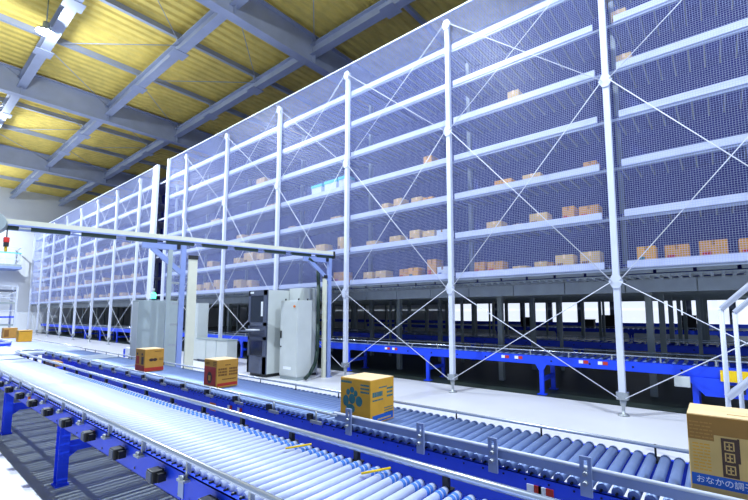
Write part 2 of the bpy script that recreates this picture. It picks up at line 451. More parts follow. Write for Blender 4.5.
def leg_frame(t, x, ya, yb, ztop):
    for y in (ya, yb):
        mb = MB()
        mb.prism([(x - .07, .02), (x + .07, .02), (x + .075, ztop), (x - .075, ztop)], 'y', y - .012, y + .012)
        mb.box(x - .07, x - .058, y - .05, y + .05, .02, ztop).box(x + .058, x + .07, y - .05, y + .05, .02, ztop)
        mb.mi = 1
        for dx, z in ((-.035, ztop - .06), (.035, ztop - .06), (0, ztop - .14)): mb.tube((x + dx, y - .02, z), (x + dx, y + .02, z), .012, 6)
        lg = mb.build('leg', [BLUE, SHAFT], t)
        MB().box(x - .085, x + .085, y - .065, y + .065, 0, .02).build('foot_plate', BLUE, lg)
    MB().box(x - .02, x + .02, ya + .012, yb - .012, .36, .48).prism([(ya + .012, .26), (ya + .14, .36), (ya + .012, .36)], 'x', x - .015, x + .015).build('cross_brace', BLUE, t)

ZF = .88          # top of side frames
# --- near conveyor
XA, XB = -14.6, -.15
C1 = thing('roller_conveyor', 'nearest long roller conveyor with blue frame and black drive boxes on its side', 'conveyor', (-7, 1.82, 0), 'roller conveyors')
for y, s in ((1.38, 1), (2.27, -1)):
    b = channel(MB(), XA, XB, y, .68, ZF, s); yy = y - .001 * s; b.mi = 1
    for x in frange(XA + .3, XB, .4):
        b.tube((x, yy - .003, .72), (x, yy + .003, .72), .011, 6)
    b.build('side_frame', [BLUE, SHAFT], C1)
    # scalloped roller-seat strip over the frame edge
rollers(C1, frange(XA + .05, XB, .0925), 1.825, .885, .80, .027, -2.5, True)
tb = MB().tube((XA, 1.385, .98), (XB, 1.385, .98), .02, 10); tb.build('guide_rail', CHROME, C1)
tb = MB().tube((XA, 2.245, .985), (XB, 2.245, .985), .024, 12); tb.build('guide_rail', CHROME, C1)
for i, x in enumerate(frange(-13.9, XB, .78)):
    g = MB().box(x - .012, x + .012, 1.372, 1.40, .86, .985).box(x - .05, x + .05, 1.33, 1.38, .845, .86).tube((x, 1.345, .85), (x, 1.345, .885), .016, 6)
    g.build('rail_bracket', GALV, C1)
    MB().box(x - .02, x + .02, 2.228, 2.262, .89, .965).box(x - .035, x + .035, 2.21, 2.29, .88, .89).build('rail_post', BLACK, C1)
for i, x in enumerate(frange(-14.35, XB, .785)):
    d = MB().box(x - .055, x + .055, 1.285, 1.365, .762, .85).build('drive_box', BLACK, C1, .007)
    MB().box(x - .042, x + .042, 1.278, 1.286, .772, .84).build('drive_cover', DGREY, d)
    MB().box(x + .056, x + .095, 1.31, 1.362, .775, .835).build('drive_plug', SHAFT, d)
for x in frange(XA + .25, XB, .4625): MB().box(x - .055, x + .055, 1.42, 2.23, .79, .83).build('cross_member', BLUE, C1)
MB().box(XA, XB, 1.635, 1.69, .77, .79).build('long_member', BLUE, C1)
for x in (-3.0, -6.2, -9.5, -12.7): leg_frame(C1, x, 1.43, 2.22, .74)
for x in (-10.6, -4.95, -7.7): MB().box(x - .018, x + .018, 1.352, 1.378, .79, .84).build('signal_lens', ORANGE, C1)
for x in (-1.84, -2.66): MB().tube((x - .1, 2.02, .93), (x + .02, 2.18, .945), .008, 6).build('sensor_stick', YEL, C1)
for x in (-3.05,): MB().box(x - .05, x + .03, 1.374, 1.379, .71, .85).build('joint_cover', GUARD, C1)
MB().box(XA + .5, XA + 1.5, 1.42, 2.2, .918, .926).build('transfer_plate', PLATE, C1)

# --- second conveyor
XA2, XB2 = -14.6, .95
C2 = thing('roller_conveyor', 'second roller conveyor carrying the cartons, with a grey guard plate along its front', 'conveyor', (-7, 3.23, 0), 'roller conveyors')
for y, s in ((2.78, 1), (3.70, -1)):
    b = channel(MB(), XA2, XB2, y, .62, ZF, s); yy = y - .001 * s; b.mi = 1
    for x in frange(XA2 + .2, XB2, .16): b.tube((x, yy - .003, .85), (x, yy + .003, .85), .007, 6)
    for x in frange(XA2 + .3, XB2, .8): b.tube((x, yy - .003, .76), (x, yy + .003, .76), .011, 6).tube((x + .06, yy - .003, .76), (x + .06, yy + .003, .76), .011, 6)
    b.build('side_frame', [BLUE, SHAFT], C2)
rollers(C2, frange(XA2 + .05, XB2, .088), 3.24, .885, .84, .034, -.8, m=ROLL2)
MB().tube((XA2, 3.62, .98), (XB2, 3.62, .98), .014, 8).build('guide_rail', CHROME, C2)
MB().tube((XA2, 2.79, .985), (-3.0, 2.79, .985), .013, 8).build('guide_rail', CHROME, C2)
for x in frange(-14.2, XB2, .86):
    MB().tube((x, 3.62, .86), (x, 3.62, .995), .008, 6).box(x - .03, x + .03, 3.6, 3.7, .86, .885).build('rail_post', BLACK, C2)
for x in frange(-14.2, -3.0, .72):
    MB().box(x - .03, x + .03, 2.76, 2.80, .885, .95).build('rail_post', BLACK, C2)
    MB().tube((x + .1, 2.775, .89), (x + .1, 2.775, .99), .01, 6).box(x + .03, x + .2, 2.755, 2.775, .87, .9).build('rail_bracket', GALV, C2)
gp = MB().box(-3.05, XB2, 2.80, 2.806, .938, 1.0).box(-3.05, XB2, 2.806, 2.83, .938, .944)
g_ = gp.build('guard_plate', GUARD, C2)
MB().tube((-3.05, 2.80, 1.006), (XB2, 2.80, 1.006), .013, 8).build('white_edge', WHITE, g_)
for x in (-2.82, -1.99, -1.35, -.72, .75):
    p = MB().box(x - .035, x + .035, 2.755, 2.772, .845, 1.0).box(x - .035, x - .012, 2.755, 2.772, 1.0, 1.065).box(x + .012, x + .035, 2.755, 2.772, 1.0, 1.065).box(x - .035, x + .035, 2.755, 2.772, 1.065, 1.085)
    p = p.build('guard_bracket', GUARD, C2)
    MB().tube((x, 2.73, .985), (x, 2.80, .985), .014, 8).tube((x, 2.72, .93), (x, 2.78, .93), .014, 8).build('knob', GALV, p)
for x in (-4.95, -4.72, -.98, -1.06):
    MB().box(x - .05, x - .002, 2.772, 2.779, .765, .825).build('printed_sticker', PAPER, C2)
    MB().box(x, x + .05, 2.772, 2.779, .765, .825).build('red_sticker', INKRED, C2)
for x in (-3.2, -6.4, -9.6, -12.8): leg_frame(C2, x, 2.84, 3.64, .68)
MB().box(-12.6, -11.5, 2.86, 3.6, .92, .926).build('transfer_plate', PLATE, C2)
MB().box(-9.6, -9.4, 2.86, 3.6, .92, .926).build('transfer_plate', PLATE, C2)
tb = MB().box(-5.45, -5.3, 2.774, 2.779, .70, .80); tb.build('signal_lens', ORANGE, C2)

# --- wide merging bed beyond the two lines
C3 = thing('merge_conveyor', 'wide bright roller bed at far left where the two conveyors merge', 'conveyor', (-20, 2.5, 0))
for y, s in ((1.38, 1), (3.70, -1)): channel(MB(), -27.0, XA - .06, y, .62, ZF, s).build('side_frame', BLUE, C3)
rollers(C3, frange(-26.95, XA - .1, .125), 2.54, .885, 2.24, .05, -15)
MB().tube((-27, 3.66, .98), (XA - .08, 3.66, .98), .014, 8).build('guide_rail', CHROME, C3)
MB().tube((-27, 1.385, .98), (XA - .08, 1.385, .98), .02, 8).build('guide_rail', CHROME, C3)
for x in (-16, -20, -24): leg_frame(C3, x, 1.45, 3.63, .68)
# nose that joins the two inner rails
ns = MB(); q = [(XA - .02, 2.245, .985), (XA - .12, 2.3, .985), (XA - .17, 2.5, .985), (XA - .12, 2.72, .985), (XA - .02, 2.79, .985)]
ns.path(q, .022, 8); tag(ns.build('rail_nose', CHROME), 'rounded steel nose joining the two inner guide rails at the far conveyor end', 'rail')
# curved blue and white guard at the far left
mb = MB(); pts = []
for i in range(13):
    a = -PI * .5 + i * PI / 12; pts.append((-18.2 + .75 * math.cos(a), 2.2 + .45 * math.sin(a), 1.005))
pts = [(-22.5, 1.75, 1.005)] + pts + [(-22.5, 2.65, 1.005)]
cg = thing('curved_guard_rail', 'U-shaped blue and white guard rail on the roller bed at the far left edge', 'rail', (-19, 2.2, .93))
for a, b in zip(pts[:-1], pts[1:]): mb.bar(a, b, .05, .08)
mb.build('rail_band', BLUE, cg)
m2 = MB()
for a, b in zip(pts[:-1], pts[1:]): m2.bar((a[0], a[1], 1.075), (b[0], b[1], 1.075), .08, .05)
m2.build('rail_cap', WHITE, cg)
# amber cover between rails
tag(MB().box(-12.4, -11.7, 2.42, 2.6, .80, .90).build('amber_cover', CARD4, None, .01), 'small orange-brown cover lying between the inner rails at the far end', 'cover')
tag(MB().box(-12.6, -11.5, 2.30, 2.76, .76, .80).build('cover_tray', BLUE), 'blue tray bridging the gap between conveyors under the orange cover', 'tray')

# --- conveyors under the rack
def inner_conveyor(y, label, x0, x1, pitch, legs, near):
    t = thing('roller_conveyor', label, 'conveyor', ((x0 + x1) / 2, y + .45, 0), 'roller conveyors under the rack')
    for yy, s in ((y, 1), (y + .9, -1)):
        b = channel(MB(), x0, x1, yy, .70, .915, s); b.mi = 1
        if s == 1:
            for x in frange(x0 + .4, x1, .85): b.tube((x, y - .006, .80), (x, y + .002, .80), .022, 8)
        b.build('side_frame', [BLUE, SHAFT], t)
    rollers(t, frange(x0 + .1, x1, pitch), y + .45, .905, .84, .034, near, False, 8, m=ROLL2)
    MB().tube((x0, y + .02, 1.03), (x1, y + .02, 1.03), .014, 6).build('guide_rail', CHROME, t)
    MB().tube((x0, y + .88, 1.03), (x1, y + .88, 1.03), .014, 6).build('guide_rail', CHROME, t)
    for x in frange(x0 + .5, x1, .9): MB().box(x - .015, x + .015, y + .01, y + .04, .9, 1.04).build('rail_post', GALV, t)
    for x in legs:
        for yy in (y + .04, y + .86):
            l = MB().box(x - .05, x + .05, yy - .03, yy + .03, .02, .7).prism([(x - .05, .56), (x + .05, .56), (x + .13, .7), (x + .1, .84), (x - .1, .84), (x - .13, .7)], 'y', yy - .045, yy - .03)
            l = l.build('leg', BLUE, t); MB().box(x - .1, x + .1, yy - .08, yy + .08, 0, .02).build('foot_plate', BLUE, l)
        MB().box(x - .03, x + .03, y + .06, y + .84, .3, .4).build('cross_brace', BLUE, t)
    return t
K1 = inner_conveyor(9.73, 'blue-framed roller conveyor just inside the foot of the rack, parallel to the front', -24, 1.6, .17, (-20, -16.6, -13.2, -10, -6.75, -3.45, -.45), 0)
for x in (-8.35, -8.05, -4.45, -4.1, -2.58, -2.18):
    MB().box(x, x + .09, 9.722, 9.729, .80, .87).build('printed_sticker', PAPER, K1)
    MB().box(x + .1, x + .2, 9.722, 9.729, .80, .87).build('red_sticker', INKRED, K1)
MB().box(-.78, -.52, 9.6, 9.72, .50, .70).build('junction_box', LGREY, K1, .01)
MB().box(-.05, 1.6, 9.66, 9.73, .66, .86).build('yellow_bumper', YEL, K1)
MB().box(-.3, 1.6, 9.69, 9.74, .36, .70).prism([(-.3, .36), (-.3, .70), (-.62, .70)], 'y', 9.70, 9.735).build('drive_skirt', BLUE, K1)
MB().box(.0, .3, 9.62, 9.69, .46, .60).build('motor', BLACK, K1)
K2 = inner_conveyor(14.75, 'second blue roller conveyor deep under the rack, behind the one along its foot', -24, 1.6, .256, (-20, -16, -12, -8, -4, 0), 0)
K3 = inner_conveyor(25.6, 'third blue roller conveyor farthest back under the rack', -24, 1.6, .256, (-20, -16, -12, -8, -4, 0), 0)
K4 = inner_conveyor(9.73, 'blue-framed roller conveyor under the farther rack block left of the gap', -52.5, -26, .265, (-50, -46, -42, -38.6, -35.2, -31.8, -28.4), -26)
for i, (x, y, w, h, l) in enumerate([(-10.4, 25.8, .75, .6, 'dark box on the farthest inner conveyor, second bay from the right'), (-6.5, 25.8, .6, .5, 'small dark box standing left of the front post foot, deep under the rack'), (-5.6, 25.8, 1.0, .75, 'wide dark box just left of the right-hand front post, deep under the rack'), (-1.75, 25.8, .8, .75, 'dark box deep under the rack, just right of the right-hand front post')]):
    t = thing('dark_tote', l, 'box', (x + w / 2, y + .25, .94), 'dark boxes under the rack')
    MB().box(x, x + w, y, y + .45, .94, .94 + h - .05).build('box_body', DKBOX, t, .01)
    MB().box(x - .015, x + w + .015, y - .015, y + .465, .94 + h - .05, .94 + h).build('lid', DKBOX, t)

# ------------------------------------------------------------------ cartons on the conveyors
def text_mesh(body, size, mname, mtl, parent, M):
    cu = bpy.data.curves.new(mname, 'FONT'); cu.body = body; cu.size = size; cu.extrude = .0006; cu.align_x = 'CENTER'; cu.align_y = 'CENTER'
    o = bpy.data.objects.new('tmp', cu); COL.objects.link(o)
    dg = bpy.context.evaluated_depsgraph_get(); dg.update()
    me = bpy.data.meshes.new_from_object(o.evaluated_get(dg)); bpy.data.objects.remove(o)
    me.name = mname; me.materials.clear(); me.materials.append(mtl); me.transform(M)
    g = ORG[parent.name]; me.transform(Matrix.Translation((-g[0], -g[1], -g[2])))
    r = bpy.data.objects.new(mname, me); COL.objects.link(r); r.parent = parent; ORG[r.name] = g
    return r
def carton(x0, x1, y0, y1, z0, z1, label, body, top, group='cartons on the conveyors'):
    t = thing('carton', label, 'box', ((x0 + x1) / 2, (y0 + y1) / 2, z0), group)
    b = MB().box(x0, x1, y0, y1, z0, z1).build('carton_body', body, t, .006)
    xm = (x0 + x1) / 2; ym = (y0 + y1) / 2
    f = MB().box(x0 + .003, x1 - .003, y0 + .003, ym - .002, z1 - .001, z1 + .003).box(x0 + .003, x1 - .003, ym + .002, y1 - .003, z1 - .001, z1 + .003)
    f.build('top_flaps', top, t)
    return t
def fr(t, x0, y, pts, m, name='print', e=.0015):            # print on the -Y face: list of (xa, xb, za, zb)
    mb = MB()
    for xa, xb, za, zb in pts: mb.box(xa, xb, y - e, y, za, zb)
    return mb.build(name, m, t)
def sd(t, x, pts, m, name='print', e=.0015):                # print on the +X face: list of (ya, yb, za, zb)
    mb = MB()
    for ya, yb, za, zb in pts: mb.box(x, x + e, ya, yb, za, zb)
    return mb.build(name, m, t)
def lines(a0, a1, z0, z1, n, fill=.5, seed=1, gaps=4):
    r = random.Random(seed); out = []; h = (z1 - z0) / n
    for i in range(n):
        a = a0; zc = z0 + (i + .5) * h
        while a < a1 - .004:
            l = r.uniform(.4, 1.0) * (a1 - a0) / gaps; out.append((a, min(a1, a + l * .82), zc - h * fill / 2, zc + h * fill / 2)); a += l
    return out
ZR = .922
# carton with teal print
B3 = carton(-3.08, -2.67, 2.90, 3.25, ZR, 1.335, 'brown carton with teal flower-shaped print and a blue band, middle of the conveyor', CARD2, CARDTOP)
mb = MB(); cx, cz = -2.915, 1.14
for ax, az, rx, rz in ((0, .0, .045, .05), (-.085, -.025, .04, .055), (.095, -.015, .045, .05), (-.02, -.095, .06, .045), (.0, .085, .03, .03), (-.055, .06, .025, .03), (.05, .055, .025, .03)):
    mb.prism([(cx + ax + rx * math.cos(2 * PI * k / 14), cz + az + rz * math.sin(2 * PI * k / 14)) for k in range(14)], 'y', 2.8985, 2.9)
mb.build('teal_print', INKTEAL, B3)
fr(B3, 0, 2.9, lines(-3.07, -2.92, 1.285, 1.31, 1, .8, 3, 6), INKTEAL)
fr(B3, 0, 2.9, lines(-2.80, -2.685, 1.20, 1.30, 3, .5, 4, 5), INKTEAL)
fr(B3, 0, 2.9, lines(-2.78, -2.685, .935, .955, 1, .7, 5, 4), INKTEAL)
sd(B3, -2.67, lines(2.93, 3.08, 1.17, 1.22, 1, .9, 6, 5), INKTEAL)
sd(B3, -2.67, lines(2.93, 3.08, 1.13, 1.15, 1, .7, 7, 4), INKTEAL)
sd(B3, -2.67, lines(3.14, 3.23, 1.14, 1.25, 3, .5, 8, 4), INKTEAL)
sd(B3, -2.67, lines(3.10, 3.23, .99, 1.06, 3, .4, 9, 4), INKTEAL)
sd(B3, -2.67, lines(3.02, 3.14, 1.245, 1.262, 1, .7, 10, 4), INKTEAL)
sd(B3, -2.67, [(2.93, 3.235, .935, 1.0)], INKBLUE, 'blue_band')
sd(B3, -2.6685, lines(3.0, 3.2, .95, .965, 1, .9, 12, 6), CARD3, 'band_lettering')
# carton with red panel
B2 = carton(-6.04, -5.67, 2.97, 3.29, ZR, 1.31, 'brown carton with a red panel and dark emblem on its left face', CARD, CARDTOP)
fr(B2, 0, 2.97, [(-6.03, -5.70, .95, 1.21)], INKRED, 'red_panel')
mb = MB(); cx, cz = -5.87, 1.075
mb.prism([(cx + .07 * math.cos(2 * PI * k / 12), cz - .02 + .085 * math.sin(2 * PI * k / 12)) for k in range(12)], 'y', 2.967, 2.9685)
mb.build('emblem', INKDARK, B2)
fr(B2, 0, 2.967, [(cx - .03, cx + .03, cz - .06, cz + .01)], CARD, 'emblem_centre')
fr(B2, 0, 2.97, lines(-6.01, -5.88, 1.235, 1.275, 2, .6, 20, 4) + lines(-5.78, -5.69, 1.22, 1.29, 3, .5, 21, 3), INKBROWN)
sd(B2, -5.67, lines(2.99, 3.12, 1.08, 1.2, 3, .7, 22, 4) + lines(3.15, 3.28, 1.08, 1.2, 3, .7, 23, 4) + lines(3.09, 3.17, 1.225, 1.245, 1, .7, 24, 3) + lines(3.05, 3.26, 1.02, 1.05, 1, .5, 25, 7), INKBROWN)
sd(B2, -5.67, [(2.98, 3.28, .945, .985)], INKRED, 'red_band')
# carton with red base
B1 = carton(-8.68, -8.25, 2.98, 3.30, ZR, 1.32, 'brown carton with a red base band and oval logo, near the grey steel panel', CARD, CARDTOP)
fr(B1, 0, 2.98, [(-8.68, -8.25, .93, 1.03)], INKRED, 'red_band')
sd(B1, -8.25, [(2.98, 3.30, .93, .995)], INKRED, 'red_band')
for dy in (-.03, .03):
    MB().prism([(3.12 + dy + .038 * math.cos(2 * PI * k / 12), 1.13 + .028 * math.sin(2 * PI * k / 12)) for k in range(12)], 'x', -8.25, -8.2485).build('oval_logo', INKDARK, B1)
sd(B1, -8.25, lines(3.22, 3.29, 1.11, 1.16, 2, .5, 30, 3) + lines(3.14, 3.25, 1.27, 1.285, 1, .8, 31, 3), INKBROWN)
fr(B1, 0, 2.98, [(-8.62, -8.56, 1.21, 1.25), (-8.40, -8.34, 1.21, 1.25), (-8.40, -8.30, 1.05, 1.19)], INKDARK)
fr(B1, 0, 2.98, [(-8.64, -8.50, 1.05, 1.19)], INKRED, 'red_panel')
# big carton at right
B4 = carton(-.185, .33, 2.875, 3.19, ZR, 1.405, 'large carton with a brown tape top, blue band and dark label at the right edge', CARD3, CARDTOP)
fr(B4, 0, 2.875, [(-.183, .328, 1.305, 1.403)], TAPE, 'tape_band')
fr(B4, 0, 2.875, [(-.183, -.065, 1.27, 1.306)], TAPE, 'tape_corner')
fr(B4, 0, 2.8735, lines(-.175, -.07, 1.275, 1.375, 5, .35, 40, 3), CARD4, 'tape_lettering')
fr(B4, 0, 2.875, [(-.035, .035, 1.09, 1.295), (.035, .045, 1.17, 1.30)], INKDARK, 'dark_label')
mb = MB()
for j, zc in enumerate((1.255, 1.195, 1.13)):
    for (xa, xb, za, zb) in ((-.022, .022, .018, .024), (-.022, -.016, -.022, .02), (.016, .022, -.022, .02), (-.012, .012, -.004, .002), (-.003, .003, -.022, .014), (-.014, .014, -.024, -.018)):
        mb.box(xa, xb, 2.8722, 2.8735, zc + za, zc + zb)
mb.build('label_characters', CARD3, B4)
fr(B4, 0, 2.875, lines(-.165, -.085, 1.10, 1.255, 9, .35, 41, 2), CARD2, 'small_lettering')
fr(B4, 0, 2.875, [(-.178, .325, 1.022, 1.085)], INKBLUE, 'blue_band')
RX = Matrix.Rotation(PI / 2, 4, 'X')
text_mesh('\u304a\u306a\u304b\u306e\u8abf\u5b50\u3092', .042, 'band_lettering', PAPER, B4, Matrix.Translation((-.012, 2.8728, 1.053)) @ RX)
fr(B4, 0, 2.875, lines(-.165, -.03, .955, .985, 1, .8, 44, 4), INKBROWN, 'base_lettering')
MB().box(.0, .13, 2.955, 2.962, 1.408, 1.4095).build('hand_slot', TAPE, B4)
# two far cartons
B5 = carton(-20.6, -20.15, 3.15, 3.52, .937, 1.35, 'plain orange-brown carton at far left, the nearer of the pair', CARD2, CARDTOP)
sd(B5, -20.15, [(3.17, 3.5, 1.3, 1.33)], TAPE, 'tape_edge')
B6 = carton(-23.9, -23.45, 3.2, 3.62, .937, 1.36, 'duller carton at far left, standing behind the orange-brown one', CARD4, CARDTOP)
sd(B6, -23.45, [(3.22, 3.36, 1.0, 1.28)], INKBROWN, 'printed_panel')

# ------------------------------------------------------------------ crane rail on two bracket posts
gd = Vector((.218, .976, 0)).normalized(); gs = Vector((gd.y, -gd.x, 0))
def gp_(y): return Vector((-9.57 + (y - 8.4) * .2234, y, 0))
P0, P1 = gp_(.9), gp_(8.56)
G = thing('overhead_rail', 'long cream overhead rail with dark slots, spanning from far left to a bracket post', 'rail', (-10.3, 4.5, 3.63), None)
def up(v, z): return Vector((v.x, v.y, z))
MB().bar(up(P0, 3.80), up(P1, 3.80), .13, .10).build('rail_beam', CREAM, G)
MB().bar(up(P0, 3.735), up(P1, 3.735), .16, .03).build('rail_flange', LAV, G)
mb = MB(); y = 1.0
while y < 8.3:
    mb.bar(up(gp_(y), 3.68), up(gp_(y + .6), 3.68), .11, .08); y += .78
mb.build('trolley_slot', GREEN, G)
MB().bar(up(P0, 3.655), up(P1, 3.655), .05, .03).build('lower_strip', LAV, G)
MB().bar(up(P1, 3.76), up(gp_(8.62), 3.76), .17, .2).build('end_cap', BLACK, G)
for y, lbl in ((4.5, 'lavender-blue bracket post holding the rail beside the grey steel panel'), (8.47, 'lavender-blue bracket post at the right end of the rail, beside the cabinets')):
    b = gp_(y); t = thing('bracket_post', lbl, 'post', (b.x, b.y, 0), 'rail posts')
    MB().bar(up(b, .0), up(b, 3.635), .11, .11, gs).build('post_shaft', LAV, t)
    a = gp_(y - .85)
    MB().bar(up(gp_(y - .06), 3.565), up(a, 3.565), .11, .13).build('arm', LAV, t)
    MB().bar(up(gp_(y - .03), 2.95), up(gp_(y - .65), 3.52), .10, .11).build('diagonal_brace', LAV, t)
    MB().bar(up(gp_(y - .12) + gs * .1, 3.52), up(gp_(y - .12) + gs * .1, 3.635), .06, .06).build('clamp', BLACK, t)
    MB().box(b.x - .09, b.x + .09, b.y - .09, b.y + .09, 0, .02).build('base_plate', LAV, t)
    c = b + gd * .02 - gs * .0
    c2 = gp_(y - .15) if y > 6 else (b + gd * .22)
    h = 3.0 if y > 6 else 3.3
    q = thing('conduit_post', 'cream conduit post with a black cap, ' + ('next to the right-hand bracket post' if y > 6 else 'right behind the left-hand bracket post'), 'post', (c2.x, c2.y, 0), 'conduit posts')
    w = .10 if y > 6 else .2
    MB().bar(up(c2, 0), up(c2, h), w, .1, gs).build('post_shaft', CREAM, q)
    MB().bar(up(c2, h), up(c2, h + .1), w + .02, .13, gs).build('cap', BLACK, q)
    if y > 6:
        mb = MB()
        for z in (.5, 1.1, 1.7, 2.3, 2.8): mb.bar(up(c2, z), up(b, z), .03, .05)
        mb.build('clip', GALV, q)
    else:
        d = thing('grey_post', 'grey steel channel post between the steel panel and the bracket post', 'post', (b.x, b.y - .3, 0))
        MB().bar(up(b - gd * .28, 0), up(b - gd * .28, 3.5), .09, .12, gs).build('post_shaft', MGREY, d)
        mb = MB()
        for z in (1.2, 1.7, 2.2, 2.7, 3.1): mb.bar(up(b - gd * .23, z), up(b - gd * .06, z), .03, .05)
        mb.build('clip', GALV, d)
# cable falling from the rail to the cabinet
pts = [(-9.69, 7.75, 3.58), (-9.67, 7.95, 3.48), (-9.66, 8.1, 3.3), (-9.66, 8.14, 2.8), (-9.66, 8.14, 1.6), (-9.66, 8.13, .8), (-9.62, 8.02, .45), (-9.56, 7.8, .2), (-9.55, 7.6, .06)]
tag(MB().path(pts, .055, 8).build('cable_bundle', GREEN), 'dark green cable bundle dropping from the rail end to the cabinet foot', 'cable')
# hoist at the left end of the rail
hc = gp_(1.28); H = thing('hoist', 'round grey hoist with red and yellow pendant on the rail at the left edge', 'hoist', (hc.x, hc.y, 3.6))
MB().tube(up(hc - gd * .02 + gs * .36, 3.72), up(hc - gd * .02 + gs * .09, 3.72), .2, 20).build('drum', MGREY, H, .01)
MB().tube(up(hc - gd * .02 + gs * .36, 3.72), up(hc - gd * .02 + gs * .38, 3.72), .09, 16).build('drum_hub', BLACK, H)
pc = gp_(1.46) + gs * .2
MB().tube(up(pc, 3.42), up(pc, 3.62), .01, 6).build('pendant_cable', BLACK, H)
MB().box(pc.x - .05, pc.x + .05, pc.y - .04, pc.y + .04, 3.36, 3.46).build('pendant_switch', RED, H, .01)
MB().box(pc.x - .04, pc.x + .04, pc.y - .035, pc.y + .035, 3.28, 3.36).build('pendant_box', BLACK, H)
MB().tube(up(pc, 3.18), up(pc, 3.28), .022, 8).build('pendant_end', YEL, H)

# ------------------------------------------------------------------ cabinets behind the conveyors
t = thing('steel_panel', 'tall grey sheet steel cabinet with a green beacon, left of the bracket post', 'cabinet', (-12.7, 4.85, 0))
MB().box(-12.95, -12.5, 4.30, 5.36, .08, 2.32).build('cabinet_body', MGREY, t, .01)
MB().box(-12.97, -12.49, 4.28, 5.38, 0, .08).build('plinth', DGREY, t)
MB().box(-12.93, -12.52, 4.292, 4.30, .12, 2.28).build('side_cover', LGREY, t)
bc = (-12.7, 4.72, 2.32)
bb = MB().tube(bc, (bc[0], bc[1], 2.38), .05, 12).build('beacon_base', DGREY, t)
MB().lathe((bc[0], bc[1], 2.38), [(.065, 0), (.065, .12), (.05, .16), (0, .17)], 12).build('beacon', BEACON, t)
MB().tube((bc[0], bc[1], 2.54), (bc[0], bc[1], 2.66), .025, 8).build('beacon_cap', LGREY, t)

t = thing('low_panel', 'low light grey metal enclosure on the floor between post and dark cabinet', 'enclosure', (-15.9, 8.15, 0))
MB().box(-17.0, -14.6, 8.0, 8.4, .1, .90).build('enclosure_body', LGREY, t, .01)
MB().box(-17.02, -14.58, 7.98, 8.42, .90, .94).build('top_rim', MGREY, t)
for x in (-16.2, -15.4): MB().box(x - .012, x + .012, 7.99, 8.0, .12, .88).build('seam', MGREY, t)
MB().box(-16.95, -14.65, 8.05, 8.35, 0, .1).build('plinth', DGREY, t)
t = thing('slim_cabinet', 'narrow tall light grey cabinet right behind the cream conduit post', 'cabinet', (-17.3, 8.3, 0))
MB().box(-17.55, -17.1, 8.05, 8.5, .05, 2.35).build('cabinet_body', LGREY, t, .01)
MB().box(-17.5, -17.15, 8.1, 8.45, 0, .05).build('plinth', DGREY, t)

# dark grey computer cabinet
t = thing('computer_cabinet', 'tall dark grey computer cabinet with glass window and keyboard shelf', 'cabinet', (-11.6, 7.8, 0))
x0, x1, y0, y1 = -11.95, -10.97, 7.22, 8.2
MB().box(x0, x1, y0 + .06, y1, .1, 2.66).build('cabinet_body', LGREY, t, .01)
dr = MB().box(x0, x1, y0 + .02, y0 + .06, .1, 2.66).box(x0, x0 + .1, y0, y0 + .02, .1, 2.66).box(x1 - .16, x1, y0, y0 + .02, .1, 2.66).box(x0, x1, y0, y0 + .02, 2.5, 2.66).box(x0, x1, y0, y0 + .02, 1.55, 1.66).box(x0, x1, y0, y0 + .02, .1, .62).box(x0, x1, y0, y0 + .02, 1.12, 1.22)
dr.build('front_door', DGREY, t)
MB().box(x0 + .12, x1 - .18, y0 + .012, y0 + .0195, 1.68, 2.48).build('window', GLASSY, t)
MB().box(x1 - .3, x1 - .2, y0 + .006, y0 + .012, 1.85, 2.3).build('screen_label', PAPER, t)
MB().box(x0 + .12, x1 - .18, y0 + .012, y0 + .0195, .64, 1.1).build('lower_window', GLASSY, t)
ks = MB().box(x0 - .05, x1 - .12, y0 - .30, y0, 1.38, 1.42).build('keyboard_shelf', DGREY, t)
MB().box(x0 + .3, x1 - .25, y0 - .26, y0 - .05, 1.42, 1.45).build('keyboard', PAPER, t)
MB().box(x0 + .08, x0 + .28, y0 - .002, y0, 2.56, 2.62).build('nameplate', PAPER, t)
MB().box(x0 + .03, x1 - .03, y0 + .1, y1 - .03, 0, .1).build('plinth', BLACK, t)
# tall light cabinet behind it
t = thing('switch_cabinet', 'tall light grey cabinet rising behind the pale control cabinet', 'cabinet', (-10.9, 8.35, 0))
MB().box(-10.93, -10.2, 8.02, 8.6, .08, 2.72).build('cabinet_body', LGREY, t, .01)
MB().box(-10.9, -10.23, 8.05, 8.58, 0, .08).build('plinth', BLACK, t)
# pale control cabinet
t = thing('control_cabinet', 'pale grey control cabinet with an orange lamp, beside the cable bundle', 'cabinet', (-10.0, 7.6, 0))
x0, x1, y0, y1 = -10.56, -9.74, 7.45, 7.98
MB().box(x0, x1, y0, y1, .1, 2.32).build('cabinet_body', LGREY, t, .012)
dd = MB().box(x0 + .02, x1 - .02, y0 - .02, y0, .14, 2.28).build('door', LGREY, t, .006)
MB().box(x0 + .06, x0 + .1, y0 - .045, y0 - .02, 1.2, 1.42).build('handle', SHAFT, dd)
MB().tube((x0 + .08, y0 - .04, .95), (x0 + .08, y0 - .02, .95), .025, 10).build('lock', SHAFT, dd)
MB().tube((x1 - .12, y0 - .05, 2.14), (x1 - .12, y0 - .02, 2.14), .035, 12).build('indicator_lamp', ORANGE, dd)
MB().box(x0 + .2, x1 - .25, y0 - .022, y0 - .0195, .3, .38).build('nameplate', PAPER, dd)
mb = MB()
for xx, yy in ((x0 + .1, y0 + .1), (x1 - .1, y0 + .1), (x1 - .1, y1 - .1)): mb.tube((xx, yy, 2.32), (xx, yy, 2.38), .022, 8)
mb.build('lifting_eye', SHAFT, t)
MB().box(x0 + .01, x1 - .01, y0 + .02, y1 - .02, 0, .1).build('plinth', MGREY, t)

